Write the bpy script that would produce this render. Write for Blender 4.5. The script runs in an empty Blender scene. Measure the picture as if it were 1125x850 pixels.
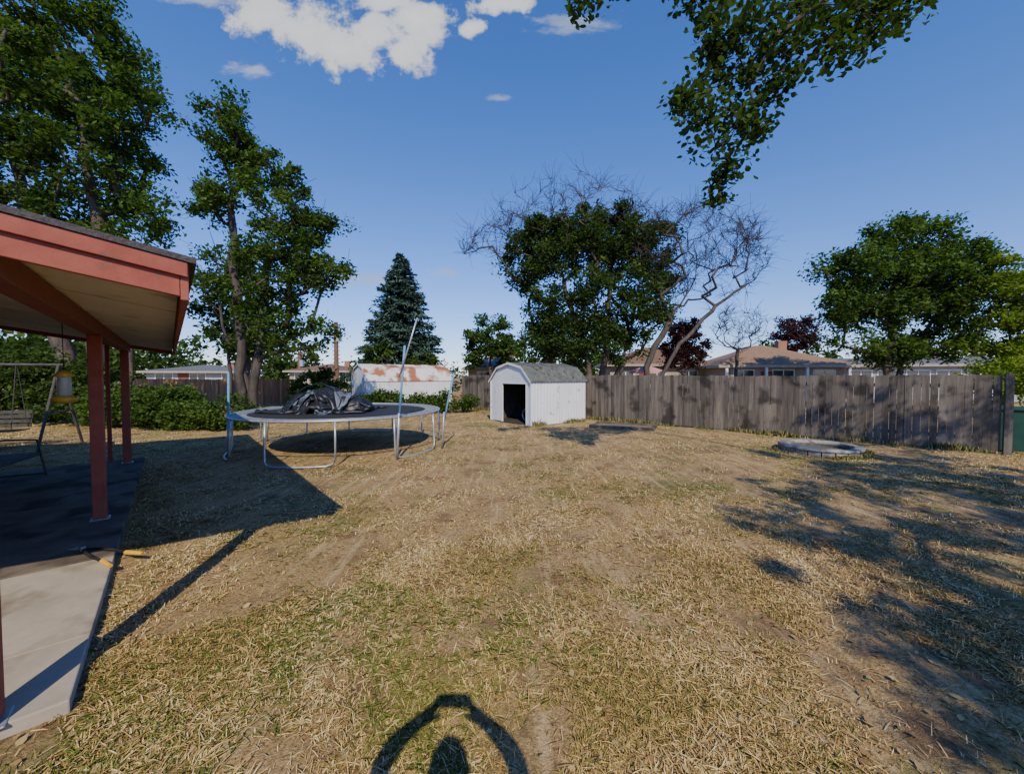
import bpy, math, random
import numpy as np
from mathutils import Vector, Matrix
random.seed(7)
SC=bpy.context.scene
# ---------------------------------------------------------------- materials
def newmat(name):
    m=bpy.data.materials.new(name); m.use_nodes=True
    nt=m.node_tree; return m,nt,nt.nodes['Principled BSDF']
def ramp(nt,stops):
    r=nt.nodes.new('ShaderNodeValToRGB'); e=r.color_ramp.elements
    while len(e)<len(stops): e.new(0.5)
    for i,(p,c) in enumerate(stops):
        e[i].position=p; e[i].color=(*c,1)
    return r
def nmat(name,c1,c2,scale=5,rough=.8,bump=.2,stretch=(1,1,1),detail=5,metal=0,spots=None,var=0,bdist=.02,spec=.3):
    m,nt,b=newmat(name); L=nt.links
    tc=nt.nodes.new('ShaderNodeTexCoord'); mp=nt.nodes.new('ShaderNodeMapping')
    mp.inputs['Scale'].default_value=stretch; L.new(tc.outputs['Object'],mp.inputs['Vector'])
    n=nt.nodes.new('ShaderNodeTexNoise'); n.inputs['Scale'].default_value=scale; n.inputs['Detail'].default_value=detail
    n.inputs['Roughness'].default_value=.65
    L.new(mp.outputs[0],n.inputs['Vector'])
    r=ramp(nt,[(.3,c1),(.7,c2)]); L.new(n.outputs[0],r.inputs[0]); col=r.outputs[0]
    if spots:
        n2=nt.nodes.new('ShaderNodeTexNoise'); n2.inputs['Scale'].default_value=spots[1]; n2.inputs['Detail'].default_value=5
        L.new(tc.outputs['Object'],n2.inputs['Vector'])
        r2=ramp(nt,[(spots[2],(0,0,0)),(spots[2]+.1,(1,1,1))]); L.new(n2.outputs[0],r2.inputs[0])
        mx=nt.nodes.new('ShaderNodeMixRGB'); L.new(r2.outputs[0],mx.inputs[0]); L.new(col,mx.inputs[1]); mx.inputs[2].default_value=(*spots[0],1); col=mx.outputs[0]
    if var:
        a=nt.nodes.new('ShaderNodeAttribute'); a.attribute_name='var'
        mr=nt.nodes.new('ShaderNodeMapRange'); mr.inputs[3].default_value=1-var; mr.inputs[4].default_value=1+var
        L.new(a.outputs['Fac'],mr.inputs[0])
        vm=nt.nodes.new('ShaderNodeVectorMath'); vm.operation='SCALE'; L.new(col,vm.inputs[0]); L.new(mr.outputs[0],vm.inputs['Scale']); col=vm.outputs[0]
    L.new(col,b.inputs['Base Color'])
    b.inputs['Roughness'].default_value=rough; b.inputs['Metallic'].default_value=metal
    b.inputs['Specular IOR Level'].default_value=spec
    if bump:
        bp=nt.nodes.new('ShaderNodeBump'); bp.inputs['Strength'].default_value=bump; bp.inputs['Distance'].default_value=bdist
        L.new(n.outputs[0],bp.inputs['Height']); L.new(bp.outputs[0],b.inputs['Normal'])
    return m
def leafmat(name,cols,trans=.3):
    m,nt,b=newmat(name); L=nt.links
    a=nt.nodes.new('ShaderNodeAttribute'); a.attribute_name='var'
    r=ramp(nt,[(i/(len(cols)-1),c) for i,c in enumerate(cols)]); L.new(a.outputs['Fac'],r.inputs[0])
    nt.nodes.remove(b); d=nt.nodes.new('ShaderNodeBsdfDiffuse'); L.new(r.outputs[0],d.inputs[0])
    out=nt.nodes['Material Output'].inputs[0]
    if trans<=0: L.new(d.outputs[0],out); return m
    t=nt.nodes.new('ShaderNodeBsdfTranslucent')
    vm=nt.nodes.new('ShaderNodeVectorMath'); vm.operation='MULTIPLY'; vm.inputs[1].default_value=(1.5,1.7,.7)
    L.new(r.outputs[0],vm.inputs[0]); L.new(vm.outputs[0],t.inputs[0])
    mx=nt.nodes.new('ShaderNodeMixShader'); mx.inputs[0].default_value=trans
    L.new(d.outputs[0],mx.inputs[1]); L.new(t.outputs[0],mx.inputs[2])
    L.new(mx.outputs[0],out); return m
# ---------------------------------------------------------------- mesh helpers
def link(o,parent=None):
    SC.collection.objects.link(o)
    if parent: o.parent=parent
    return o
def empty(name,loc=(0,0,0),rz=0):
    e=bpy.data.objects.new(name,None); e.location=loc; e.rotation_euler=(0,0,rz); e.empty_display_size=.2
    return link(e)
def mesh_np(name,V,F,mat,var=None,parent=None,smooth=False):
    V=np.asarray(V,dtype=np.float32); F=np.asarray(F,dtype=np.int32); k=F.shape[1]
    me=bpy.data.meshes.new(name); me.vertices.add(len(V)); me.vertices.foreach_set('co',V.ravel())
    me.loops.add(F.size); me.loops.foreach_set('vertex_index',F.ravel())
    me.polygons.add(len(F)); me.polygons.foreach_set('loop_start',np.arange(0,F.size,k,dtype=np.int32))
    try: me.polygons.foreach_set('loop_total',np.full(len(F),k,dtype=np.int32))
    except Exception: pass
    me.update(calc_edges=True)
    if smooth: me.polygons.foreach_set('use_smooth',np.ones(len(F),dtype=bool))
    if var is not None:
        at=me.attributes.new('var','FLOAT','FACE'); at.data.foreach_set('value',np.asarray(var,dtype=np.float32))
    me.materials.append(mat)
    return link(bpy.data.objects.new(name,me),parent)
class B:
    def __init__(s): s.v=[];s.f=[];s.m=[];s.var=[]
    def add(s,vs,fs,m=0,var=.5):
        o=len(s.v); s.v+= [tuple(v) for v in vs]
        for f in fs: s.f.append(tuple(i+o for i in f)); s.m.append(m); s.var.append(var)
    def box(s,a,b,m=0,var=.5,M=None):
        x0,y0,z0=a;x1,y1,z1=b
        vs=[Vector(p) for p in [(x0,y0,z0),(x1,y0,z0),(x1,y1,z0),(x0,y1,z0),(x0,y0,z1),(x1,y0,z1),(x1,y1,z1),(x0,y1,z1)]]
        if M: vs=[M@v for v in vs]
        s.add(vs,[(0,3,2,1),(4,5,6,7),(0,1,5,4),(1,2,6,5),(2,3,7,6),(3,0,4,7)],m,var)
    def tube(s,pts,r,n=8,m=0,var=.5,closed=False):
        pts=[Vector(p) for p in pts]; N=len(pts); rings=[]
        if not hasattr(r,'__len__'): r=[r]*N
        ref=Vector((.13,.21,1)).normalized()
        for i,p in enumerate(pts):
            if closed: t=(pts[(i+1)%N]-pts[i-1])
            else: t=pts[min(i+1,N-1)]-pts[max(i-1,0)]
            t.normalize(); q=ref
            if abs(t.dot(q))>.95: q=Vector((1,.1,0)).normalized()
            u=t.cross(q).normalized(); w=t.cross(u)
            rings.append([p+(u*math.cos(6.2832*k/n)+w*math.sin(6.2832*k/n))*r[i] for k in range(n)])
        fs=[]
        for i in range(N if closed else N-1):
            j=(i+1)%N
            for k in range(n): fs.append((i*n+k,i*n+(k+1)%n,j*n+(k+1)%n,j*n+k))
        if not closed:
            fs.append(tuple(range(n-1,-1,-1))); fs.append(tuple((N-1)*n+k for k in range(n)))
        s.add([v for R in rings for v in R],fs,m,var)
    def lathe(s,prof,n=24,c=(0,0,0),m=0):
        vs=[];fs=[]
        for (r,z) in prof:
            for k in range(n): vs.append((c[0]+r*math.cos(6.2832*k/n),c[1]+r*math.sin(6.2832*k/n),c[2]+z))
        for i in range(len(prof)-1):
            for k in range(n): fs.append((i*n+k,i*n+(k+1)%n,(i+1)*n+(k+1)%n,(i+1)*n+k))
        s.add(vs,fs,m)
    def obj(s,name,mats,parent=None,smooth=False,bevel=0,loc=None,rz=0):
        me=bpy.data.meshes.new(name); me.from_pydata(s.v,[],s.f)
        for m in (mats if isinstance(mats,(list,tuple)) else [mats]): me.materials.append(m)
        me.polygons.foreach_set('material_index',s.m)
        if smooth: me.polygons.foreach_set('use_smooth',[True]*len(s.f))
        at=me.attributes.new('var','FLOAT','FACE'); at.data.foreach_set('value',s.var)
        me.update(); o=bpy.data.objects.new(name,me); link(o,parent)
        if loc: o.location=loc
        o.rotation_euler[2]=rz
        if bevel:
            bv=o.modifiers.new('bev','BEVEL'); bv.width=bevel; bv.segments=2; bv.limit_method='ANGLE'
        return o
def vnoise(x,y,scale,seed):
    r=np.random.RandomState(seed).rand(256,256)
    X=x*scale+1000.5;Y=y*scale+1000.5; xi=np.floor(X).astype(int);yi=np.floor(Y).astype(int);fx=X-xi;fy=Y-yi
    fx=fx*fx*(3-2*fx);fy=fy*fy*(3-2*fy)
    g=lambda a,b:r[a%256,b%256]
    return (g(xi,yi)*(1-fx)+g(xi+1,yi)*fx)*(1-fy)+(g(xi,yi+1)*(1-fx)+g(xi+1,yi+1)*fx)*fy
def fbm(x,y,scale,seed): return (vnoise(x,y,scale,seed)*.55+vnoise(x,y,scale*2.1,seed+1)*.28+vnoise(x,y,scale*4.3,seed+2)*.17)
def gz(x,y): return (fbm(x,y,.8,50)-.5)*.07
# ---------------------------------------------------------------- directions
SUN=Vector((65,-423,360)).normalized()     # towards the sun
# ---------------------------------------------------------------- materials list
M_leaf_a=leafmat('leaf_green',[(.035,.068,.014),(.07,.122,.026),(.12,.185,.04)],.35)
M_leaf_b=leafmat('leaf_dark_green',[(.028,.052,.015),(.054,.092,.023),(.09,.14,.037)],.32)
M_leaf_c=leafmat('leaf_yellow_green',[(.08,.13,.02),(.14,.21,.03),(.24,.29,.045)],.35)
M_leaf_d=leafmat('leaf_maroon',[(.03,.012,.016),(.06,.024,.026),(.085,.042,.038)],0)
M_needle=leafmat('spruce_needles',[(.03,.06,.042),(.06,.105,.078),(.10,.155,.12)],0)
M_bark=nmat('bark',(.05,.038,.03),(.13,.10,.078),8,.95,.8,(1,1,.25))
M_bark_g=nmat('dead_bark',(.045,.036,.029),(.11,.09,.073),8,.95,.6,(1,1,.25))
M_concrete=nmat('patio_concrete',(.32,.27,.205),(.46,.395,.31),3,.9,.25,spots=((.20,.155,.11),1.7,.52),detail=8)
M_concrete_d=nmat('dirty_shaded_patio_concrete',(.10,.078,.058),(.20,.16,.12),2.4,.9,.25,spots=((.06,.045,.032),1.6,.5),detail=8)  # dirt brown, with the shade under the patio roof darkened into the colour
M_red=nmat('red_painted_wood',(.27,.062,.038),(.36,.10,.065),6,.65,.25,(1,1,1),spots=((.2,.08,.05),9,.64),detail=8)
M_reddk=nmat('brown_painted_wood',(.17,.05,.028),(.24,.078,.042),6,.65,.25)
M_cream=nmat('cream_soffit',(.60,.53,.40),(.68,.61,.48),2,.8,.1,spots=((.48,.39,.28),3,.60))
M_shing=nmat('asphalt_shingle',(.05,.045,.045),(.11,.10,.095),60,.95,.6)
M_brick=nmat('house_brick',(.26,.12,.08),(.36,.19,.13),20,.9,.3)
M_glass=nmat('window_glass',(.03,.04,.05),(.05,.06,.07),1,.08,0,spec=.8)
M_white=nmat('white_painted_metal',(.60,.62,.65),(.76,.76,.75),1.5,.45,.05,(1,1,.3),spots=((.42,.37,.31),3.5,.61),spec=.4,detail=7)
M_roofg=nmat('grey_metal_roof',(.085,.09,.08),(.15,.155,.13),4,.75,.1,spots=((.07,.06,.045),6,.54),spec=.2)
M_rust=nmat('rusty_white_roof',(.60,.58,.55),(.72,.70,.67),3,.7,.1,spots=((.34,.13,.06),1.1,.47),detail=7)
M_dark=nmat('dark_plastic',(.012,.012,.014),(.03,.03,.034),12,.6,.2)
M_galv=nmat('galvanised_steel',(.34,.36,.38),(.52,.54,.55),14,.4,.1,metal=.55)
M_blue=nmat('blue_foam_pole',(.08,.24,.42),(.16,.34,.52),20,.6,.2,spots=((.35,.42,.48),14,.66))
M_fence=nmat('weathered_cedar',(.062,.052,.043),(.185,.155,.122),9,.95,.7,(1,1,.09),detail=7,var=.32,spots=((.042,.035,.029),1.7,.53))
M_fenceb=nmat('brown_cedar',(.22,.11,.055),(.36,.20,.10),9,.95,.5,(1,1,.1),var=.3)
M_stone=nmat('ring_stone',(.20,.15,.12),(.40,.35,.30),7,.9,.6,var=.2)
# ---------------------------------------------------------------- world
W=bpy.data.worlds.new('World'); SC.world=W; W.use_nodes=True; nt=W.node_tree; L=nt.links
bg=nt.nodes['Background']; sky=nt.nodes.new('ShaderNodeTexSky'); sky.sky_type='NISHITA'; sky.sun_disc=False
sky.sun_elevation=math.asin(SUN.z); sky.sun_rotation=math.atan2(SUN.x,SUN.y)%(2*math.pi)
sky.altitude=300; sky.air_density=1.0; sky.dust_density=.2; sky.ozone_density=3.0
def Mn(op,a,b=None,c=None,clamp=False):
    n=nt.nodes.new('ShaderNodeMath'); n.operation=op; n.use_clamp=clamp
    for i,x in enumerate((a,b,c)):
        if x is None: continue
        if isinstance(x,(int,float)): n.inputs[i].default_value=x
        else: L.new(x,n.inputs[i])
    return n.outputs[0]
tc=nt.nodes.new('ShaderNodeTexCoord'); sx=nt.nodes.new('ShaderNodeSeparateXYZ'); L.new(tc.outputs['Generated'],sx.inputs[0])
yy=Mn('MAXIMUM',sx.outputs[1],.02); px=Mn('DIVIDE',sx.outputs[0],yy); pz=Mn('DIVIDE',sx.outputs[2],yy)
cb=nt.nodes.new('ShaderNodeCombineXYZ'); L.new(px,cb.inputs[0]); L.new(pz,cb.inputs[1])
def cloudlayer(ells,nscale,amp,soft,stretch=(1,1,1),det=6):
    cur=None
    for cx,cz,rx,rz in ells:
        a=Mn('MULTIPLY',Mn('SUBTRACT',px,cx),1/rx); b=Mn('MULTIPLY',Mn('SUBTRACT',pz,cz),1/rz)
        e=Mn('SUBTRACT',1,Mn('SQRT',Mn('ADD',Mn('MULTIPLY',a,a),Mn('MULTIPLY',b,b))))
        cur=e if cur is None else Mn('MAXIMUM',cur,e)
    mp=nt.nodes.new('ShaderNodeMapping'); mp.inputs['Scale'].default_value=stretch; L.new(cb.outputs[0],mp.inputs[0])
    n=nt.nodes.new('ShaderNodeTexNoise'); n.inputs['Scale'].default_value=nscale; n.inputs['Detail'].default_value=det; n.inputs['Roughness'].default_value=.62
    L.new(mp.outputs[0],n.inputs['Vector'])
    v=Mn('ADD',cur,Mn('MULTIPLY',Mn('SUBTRACT',n.outputs[0],.5),amp))
    mr=nt.nodes.new('ShaderNodeMapRange'); mr.interpolation_type='SMOOTHSTEP'; mr.inputs[1].default_value=0; mr.inputs[2].default_value=soft
    L.new(v,mr.inputs[0]); return mr.outputs[0],n.outputs[0],v
# cloud centres and radii as tangents of bearing and elevation
def el(u,v,ru,rv): return ((u-562)/423,(412-v)/423,ru/423,rv/423)
c1,n1,v1=cloudlayer([el(300,28,56,26),el(345,45,60,34),el(385,63,50,32),el(420,46,46,26),el(455,66,30,26),el(462,32,48,24),el(430,14,44,14),el(518,43,17,11),el(550,16,36,12),el(478,48,24,20)],15,2.4,.5)
c2,n2,v2=cloudlayer([el(280,86,30,10),el(628,38,54,14),el(395,308,70,14),el(360,296,34,10),el(492,299,26,7),el(225,12,50,9),el(548,115,14,5)],12,3.0,1.0,(1,2.2,1),4)
shade=Mn('MULTIPLY_ADD',v1,.36,.46,clamp=True)
cc=nt.nodes.new('ShaderNodeMixRGB'); L.new(shade,cc.inputs[0]); cc.inputs[1].default_value=(3.6,4.3,5.4,1); cc.inputs[2].default_value=(7.2,7.25,7.4,1)
front=Mn('GREATER_THAN',sx.outputs[1],.05)
fac=Mn('MULTIPLY',Mn('MAXIMUM',c1,Mn('MULTIPLY',c2,.6)),front,clamp=True)
tn=nt.nodes.new('ShaderNodeVectorMath'); tn.operation='MULTIPLY'; tn.inputs[1].default_value=(1.22,1.27,1.78); L.new(sky.outputs[0],tn.inputs[0])
hs=nt.nodes.new('ShaderNodeHueSaturation'); hs.inputs['Saturation'].default_value=1.14; L.new(tn.outputs[0],hs.inputs['Color'])
mx=nt.nodes.new('ShaderNodeMixRGB'); L.new(fac,mx.inputs[0]); L.new(hs.outputs[0],mx.inputs[1]); L.new(cc.outputs[0],mx.inputs[2])
L.new(mx.outputs[0],bg.inputs[0]); bg.inputs[1].default_value=.145
sl=bpy.data.lights.new('sun','SUN'); sl.energy=5.0; sl.angle=math.radians(.5); sl.color=(1,.90,.70)
so=link(bpy.data.objects.new('sun',sl)); so.rotation_euler=(-SUN).to_track_quat('-Z','Y').to_euler(); so.location=(5,-20,20)
# ---------------------------------------------------------------- camera
cam=bpy.data.cameras.new('camera'); cam.sensor_width=36; cam.lens=13.54; cam.clip_start=.05; cam.clip_end=2000
co=link(bpy.data.objects.new('camera',cam)); co.location=(0,0,1.8); co.rotation_euler=(math.radians(90-1.76),0,0); SC.camera=co
# ---------------------------------------------------------------- ground
def ground_mat():
    m,nt,b=newmat('dry_lawn_soil'); L=nt.links
    tc=nt.nodes.new('ShaderNodeTexCoord')
    def N(scale,detail=5,st=(1,1,1),rz=0,rough=.6):
        mp=nt.nodes.new('ShaderNodeMapping'); mp.inputs['Scale'].default_value=st; mp.inputs['Rotation'].default_value=(0,0,rz); L.new(tc.outputs['Object'],mp.inputs[0])
        n=nt.nodes.new('ShaderNodeTexNoise'); n.inputs['Scale'].default_value=scale; n.inputs['Detail'].default_value=detail; n.inputs['Roughness'].default_value=rough
        L.new(mp.outputs[0],n.inputs['Vector']); return n.outputs[0]
    fine=N(46,4,(1,1,1),0,.8); mid=N(1.7,6,rough=.72); big=N(.34,6,rough=.68); gre=N(.5,6,rough=.7)
    streak=N(7,4,(1,.09,1),-.9,.7)
    r=ramp(nt,[(.30,(.15,.085,.04)),(.48,(.36,.235,.10)),(.66,(.62,.44,.21))]); L.new(fine,r.inputs[0])
    def mixc(fs,lo,hi,col,base,amt=1):
        q=ramp(nt,[(lo,(0,0,0)),(hi,(amt,)*3)]); L.new(fs,q.inputs[0])
        x=nt.nodes.new('ShaderNodeMixRGB'); L.new(q.outputs[0],x.inputs[0]); L.new(base,x.inputs[1]); x.inputs[2].default_value=(*col,1); return x.outputs[0]
    c=mixc(gre,.52,.62,(.13,.16,.045),r.outputs[0],.75)
    c=mixc(mid,.51,.62,(.21,.125,.065),c,.85)
    c=mixc(big,.54,.64,(.16,.10,.055),c,.7)
    c=mixc(streak,.52,.66,(.62,.46,.23),c,.6)
    L.new(c,b.inputs['Base Color']); b.inputs['Roughness'].default_value=.95; b.inputs['Specular IOR Level'].default_value=.1
    bp=nt.nodes.new('ShaderNodeBump'); bp.inputs['Strength'].default_value=.8; bp.inputs['Distance'].default_value=.03
    L.new(fine,bp.inputs['Height']); L.new(bp.outputs[0],b.inputs['Normal']); return m
M_ground=ground_mat()
def axis(lo,hi,step):
    mid=np.arange(lo,hi+.01,step); g=np.cumsum(step*1.18**np.arange(1,38))
    return np.concatenate([lo-g[::-1],mid,hi+g])
ax=axis(-16,16,.2); ay=axis(-6,24,.2)
GX,GY=np.meshgrid(ax,ay,indexing='ij'); fade=np.clip(1-(np.maximum(np.abs(GX)-16,0)+np.maximum(GY-24,0)+np.maximum(-6-GY,0))/20,0,1)
V=np.stack([GX.ravel(),GY.ravel(),(gz(GX,GY)*fade).ravel()],1); ny=len(ay)
ii,jj=np.meshgrid(np.arange(len(ax)-1),np.arange(ny-1),indexing='ij'); a=(ii*ny+jj).ravel()
mesh_np('ground',V,np.stack([a,a+ny,a+ny+1,a+1],1),M_ground,smooth=True)
# house frame
C0=(-2.36,2.01); PH=math.radians(41.6)
def hloc(x,y):
    dx=x-C0[0];dy=y-C0[1]; return dx*math.cos(PH)+dy*math.sin(PH), -dx*math.sin(PH)+dy*math.cos(PH)
def hw(lx,ly): return C0[0]+lx*math.cos(PH)-ly*math.sin(PH), C0[1]+lx*math.sin(PH)+ly*math.cos(PH)
# dry grass
def grass():
    R=np.random.RandomState(3); n=520000
    y=1.15*(24/1.15)**(R.rand(n)**1.12); x=(R.rand(n)*2-1)*(1.45*y+.5)
    k=(x>-24)&(x<24)
    # the mown, raked lawn is patchy: thin where earth shows, windrows of clippings along the mowing lines
    dens=fbm(x,y,.7,11)*.45+fbm(x,y,3.1,21)*.55
    st=.5+.5*np.sin((x*.78-y*.62)*5.2+5*vnoise(x,y,.4,77)); st=st**2*(.4+.9*vnoise(x,y,.5,78))
    k&=(R.rand(n)<np.clip((dens-.42)*4.2+.48*st,.04,1))
    hx,hy=hloc(x,y); k&=~((hx<.03)&(hy>-.03)&(hy<8.3))
    sxx=(x-.66)*.6-(y-13.35)*.8; syy=(x-.66)*.8+(y-13.35)*.6
    k&=~((sxx>-2.6)&(sxx<.05)&(syy>-.05)&(syy<2.8))
    k&=((x-7.3)**2+(y-9.1)**2>.82**2)
    k&=~((((x+4.3)**2+(y-9.9)**2)<2.2**2)&(R.rand(n)<.75))
    k&=((x-11.1)*.657+(y-8.75)*.754<8.0)
    x=x[k];y=y[k];st=st[k];n=len(x); r=np.hypot(x,y)
    up=R.rand(n)<.30
    elv=np.where(up,np.radians(35+R.rand(n)*50),np.radians(R.rand(n)**2*22)); az=R.rand(n)*6.283
    ln=np.where(up,.014+.03*R.rand(n),.018+.085*R.rand(n)**2.2)*(1+.02*r)
    w=(.0009+.0008*R.rand(n))*(1+.20*r)
    z0=gz(x,y)+np.where(up,-.003,.003+.010*R.rand(n))
    d=np.stack([np.cos(az)*np.cos(elv),np.sin(az)*np.cos(elv),np.sin(elv)],1)
    s=np.stack([-np.sin(az),np.cos(az),(R.rand(n)-.5)*.8],1)*w[:,None]
    p=np.stack([x,y,z0],1); mid=p+d*(ln*.55)[:,None]; mid[:,2]+=.005*R.rand(n)
    tip=p+d*ln[:,None]; tip[:,2]-=np.where(up,0,.004)
    V=np.stack([p-s,p+s,mid+s,tip,mid-s],1).reshape(-1,3); i=np.arange(n)*5
    F=np.stack([i,i+1,i+2,i+3,i+4],1)
    g=fbm(x,y,.6,31)*.65+fbm(x,y,2.3,33)*.35; g2=np.clip((g-.50)*10,0,1)+np.where((np.abs(x-.1-.05*y)<1.6)&(y<9)&(y>2),.15,0)+np.where(y>9,.12,0)
    g2=g2+np.where((x<-1.2)&(x>-5)&(y>1.5)&(y<6),.3*vnoise(x,y,1.3,35)*2,0)
    weed=(x-11.1)*.657+(y-8.75)*.754
    g2=g2+np.where(weed>-.5,.45,0)
    green=R.rand(n)<(.02+.62*np.clip(g2,0,1))
    tone=(fbm(x,y,1.3,91)-.5)*.7+.16*st
    var=np.where(green,.02+.2*R.rand(n),np.clip(.28+.66*R.rand(n)**1.15+tone,.27,1))
    m=leafmat('dry_straw',[(.10,.155,.03),(.20,.225,.05),(.37,.235,.09),(.60,.41,.155),(.72,.53,.24),(.80,.65,.36)],0)
    mesh_np('dry_grass',V,F,m,var)
    n=1800; y=1.3+14*R.rand(n)**1.3; x=(R.rand(n)*2-1)*(1.4*y); hx,hy=hloc(x,y); k=~((hx<.03)&(hy>-.03)); x=x[k];y=y[k]
    C=np.stack([x,y,gz(x,y)+.016],1); V,F=leaves_np(C,.04,R,2.0,'hex'); mesh_np('fallen_leaves',V,F,leafmat('leaf_litter',[(.22,.12,.06),(.36,.25,.11),(.45,.36,.16)],0),R.rand(len(C)))
    # tall weeds and long grass at the foot of the fence, hedge and shed
    P0=[]
    for s_ in R.rand(5200)*17.6: P0.append((11.1-.754*s_-.657*(.05+.25*R.rand()**2),8.75+.657*s_-.754*(.05+.25*R.rand()**2)))
    for s_ in R.rand(700)*2.7: P0.append((.72+.8*s_,13.3+.6*s_))
    for q in range(3500):
        th=R.rand()*6.283; rr_=.83+.12*R.rand()**2; P0.append((7.3+rr_*math.cos(th),9.1+rr_*math.sin(th)))
    P0=np.array(P0); x=P0[:,0];y=P0[:,1]; n=len(x); cl=fbm(x,y,1.6,61); k=R.rand(n)<np.clip((cl-.35)*4,0,1); x=x[k];y=y[k];n=len(x)
    ln=.05+.20*R.rand(n)*np.clip(cl[k]*1.6-.3,.2,1.2); ln=np.where((x-7.3)**2+(y-9.1)**2<1.2,ln*.6,ln); az=R.rand(n)*6.283; d=np.stack([np.cos(az)*.35,np.sin(az)*.35,np.ones(n)],1); s=np.stack([-np.sin(az),np.cos(az),0*az],1)*.007
    p=np.stack([x,y,gz(x,y)],1); mid=p+d*(ln*.55)[:,None]*np.array([.6,.6,1]); tip=p+d*ln[:,None]
    V=np.stack([p-s,p+s,mid+s,tip,mid-s],1).reshape(-1,3); i=np.arange(n)*5
    mesh_np('fence_weeds',V,np.stack([i,i+1,i+2,i+3,i+4],1),leafmat('weeds',[(.06,.10,.02),(.12,.16,.04),(.30,.25,.11),(.45,.36,.18)],0),R.rand(n))
# ---------------------------------------------------------------- foliage and trees
def leaves_np(C,size,R,up=.5,shape='rhomb',along=None,aspect=.5):
    n=len(C); nn=R.randn(n,3); nn[:,2]=np.abs(nn[:,2])+up; nn/=np.linalg.norm(nn,axis=1)[:,None]
    t=R.randn(n,3) if along is None else along+R.randn(n,3)*.25
    u=t-nn*np.sum(t*nn,1)[:,None]; u/=np.linalg.norm(u,axis=1)[:,None]+1e-9; w=np.cross(nn,u)
    s=(size*(.6+.8*R.rand(n)))[:,None]
    if shape=='rhomb': T=[(-.5,0),(.05,-aspect/2),(.5,0),(.05,aspect/2)]
    else: T=[(-.5,0),(-.25,-.32),(.1,-.30),(.55,0),(.1,.30),(-.25,.32)]
    V=np.stack([C+u*s*a+w*s*b for a,b in T],1).reshape(-1,3); k=len(T)
    F=(np.arange(n)*k)[:,None]+np.arange(k)[None,:]
    return V,F
grass()
def crown_pts(ells,n,R,inner=.25):
    ells=np.array(ells,dtype=float); vol=ells[:,3]*ells[:,4]*ells[:,5]; pi=R.choice(len(ells),n,p=vol/vol.sum()); e=ells[pi]
    d=R.randn(n,3); d/=np.linalg.norm(d,axis=1)[:,None]; r=(inner+(1-inner)*R.rand(n)**.6)[:,None]
    return e[:,:3]+d*e[:,3:]*r
def clump_leaves(centres,rad,nper,R,flat=.75):
    cnt=np.maximum(3,(nper*(.35+1.3*R.rand(len(centres)))).astype(int)); idx=np.repeat(np.arange(len(centres)),cnt)
    rr=(rad*(.6+.8*R.rand(len(centres))))[idx][:,None]
    d=R.randn(len(idx),3); d/=np.linalg.norm(d,axis=1)[:,None]; d*=(R.rand(len(idx))**.55)[:,None]*(.8+.5*R.rand(len(idx)))[:,None]
    d[:,2]*=flat; 
    cv=R.rand(len(centres))[idx]
    return centres[idx]+d*rr,cv
def skeleton(trunks,targets,R,step=.55,wob=.10,minr=.012,base=.25,expo=.62):
    P=[];par=[];
    for tr in trunks:
        prev=-1
        pts=[np.array(p,float) for p in tr['pts']]
        if tr.get('attach') is not None: prev=min(range(len(P)),key=lambda i:np.linalg.norm(P[i]-pts[0])) ; 
        for a,b in zip(pts[:-1],pts[1:]):
            k=max(1,int(np.linalg.norm(b-a)/step))
            for j in range(k):
                q=a+(b-a)*j/k+R.randn(3)*wob*.4*np.array([1,1,.3])*(0 if (j==0 and prev==-1) else 1); P.append(q); par.append(prev); prev=len(P)-1
        P.append(pts[-1]); par.append(prev)
    root=np.array(trunks[0]['pts'][0],float)
    T=np.array(targets); order=np.argsort(np.linalg.norm(T-root,axis=1)*1.0+R.rand(len(T))*1.0)
    leafcount=[0]*len(P); A=np.array(P)
    for t in T[order]:
        dv=A-t; dist=np.linalg.norm(dv,axis=1); hd=np.hypot(dv[:,0],dv[:,1])
        cost=dist+1.3*np.maximum(0,dv[:,2]+.35*hd)+np.where(A[:,2]<root[2]+1.2,3,0)
        i=int(np.argmin(cost)); a=A[i]; k=max(1,int(dist[i]/step)); prev=i; new=[]
        for j in range(1,k+1):
            f=j/k; q=a+(t-a)*f; q[2]+=.12*dist[i]*math.sin(math.pi*f)*.6
            if j<k: q=q+R.randn(3)*wob
            P.append(q);par.append(prev);leafcount.append(0);prev=len(P)-1;new.append(q)
        leafcount[-1]=1; A=np.vstack([A,np.array(new)])
    P=np.array(P);cnt=np.array(leafcount,float)
    for i in range(len(P)-1,-1,-1):
        if cnt[i]==0: cnt[i]=.5
        if par[i]>=0: cnt[par[i]]+=cnt[i]
    roots=cnt[0]
    rad=np.maximum(minr,base*np.minimum(1,(cnt/roots))**expo)
    return P,np.array(par),rad
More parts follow.
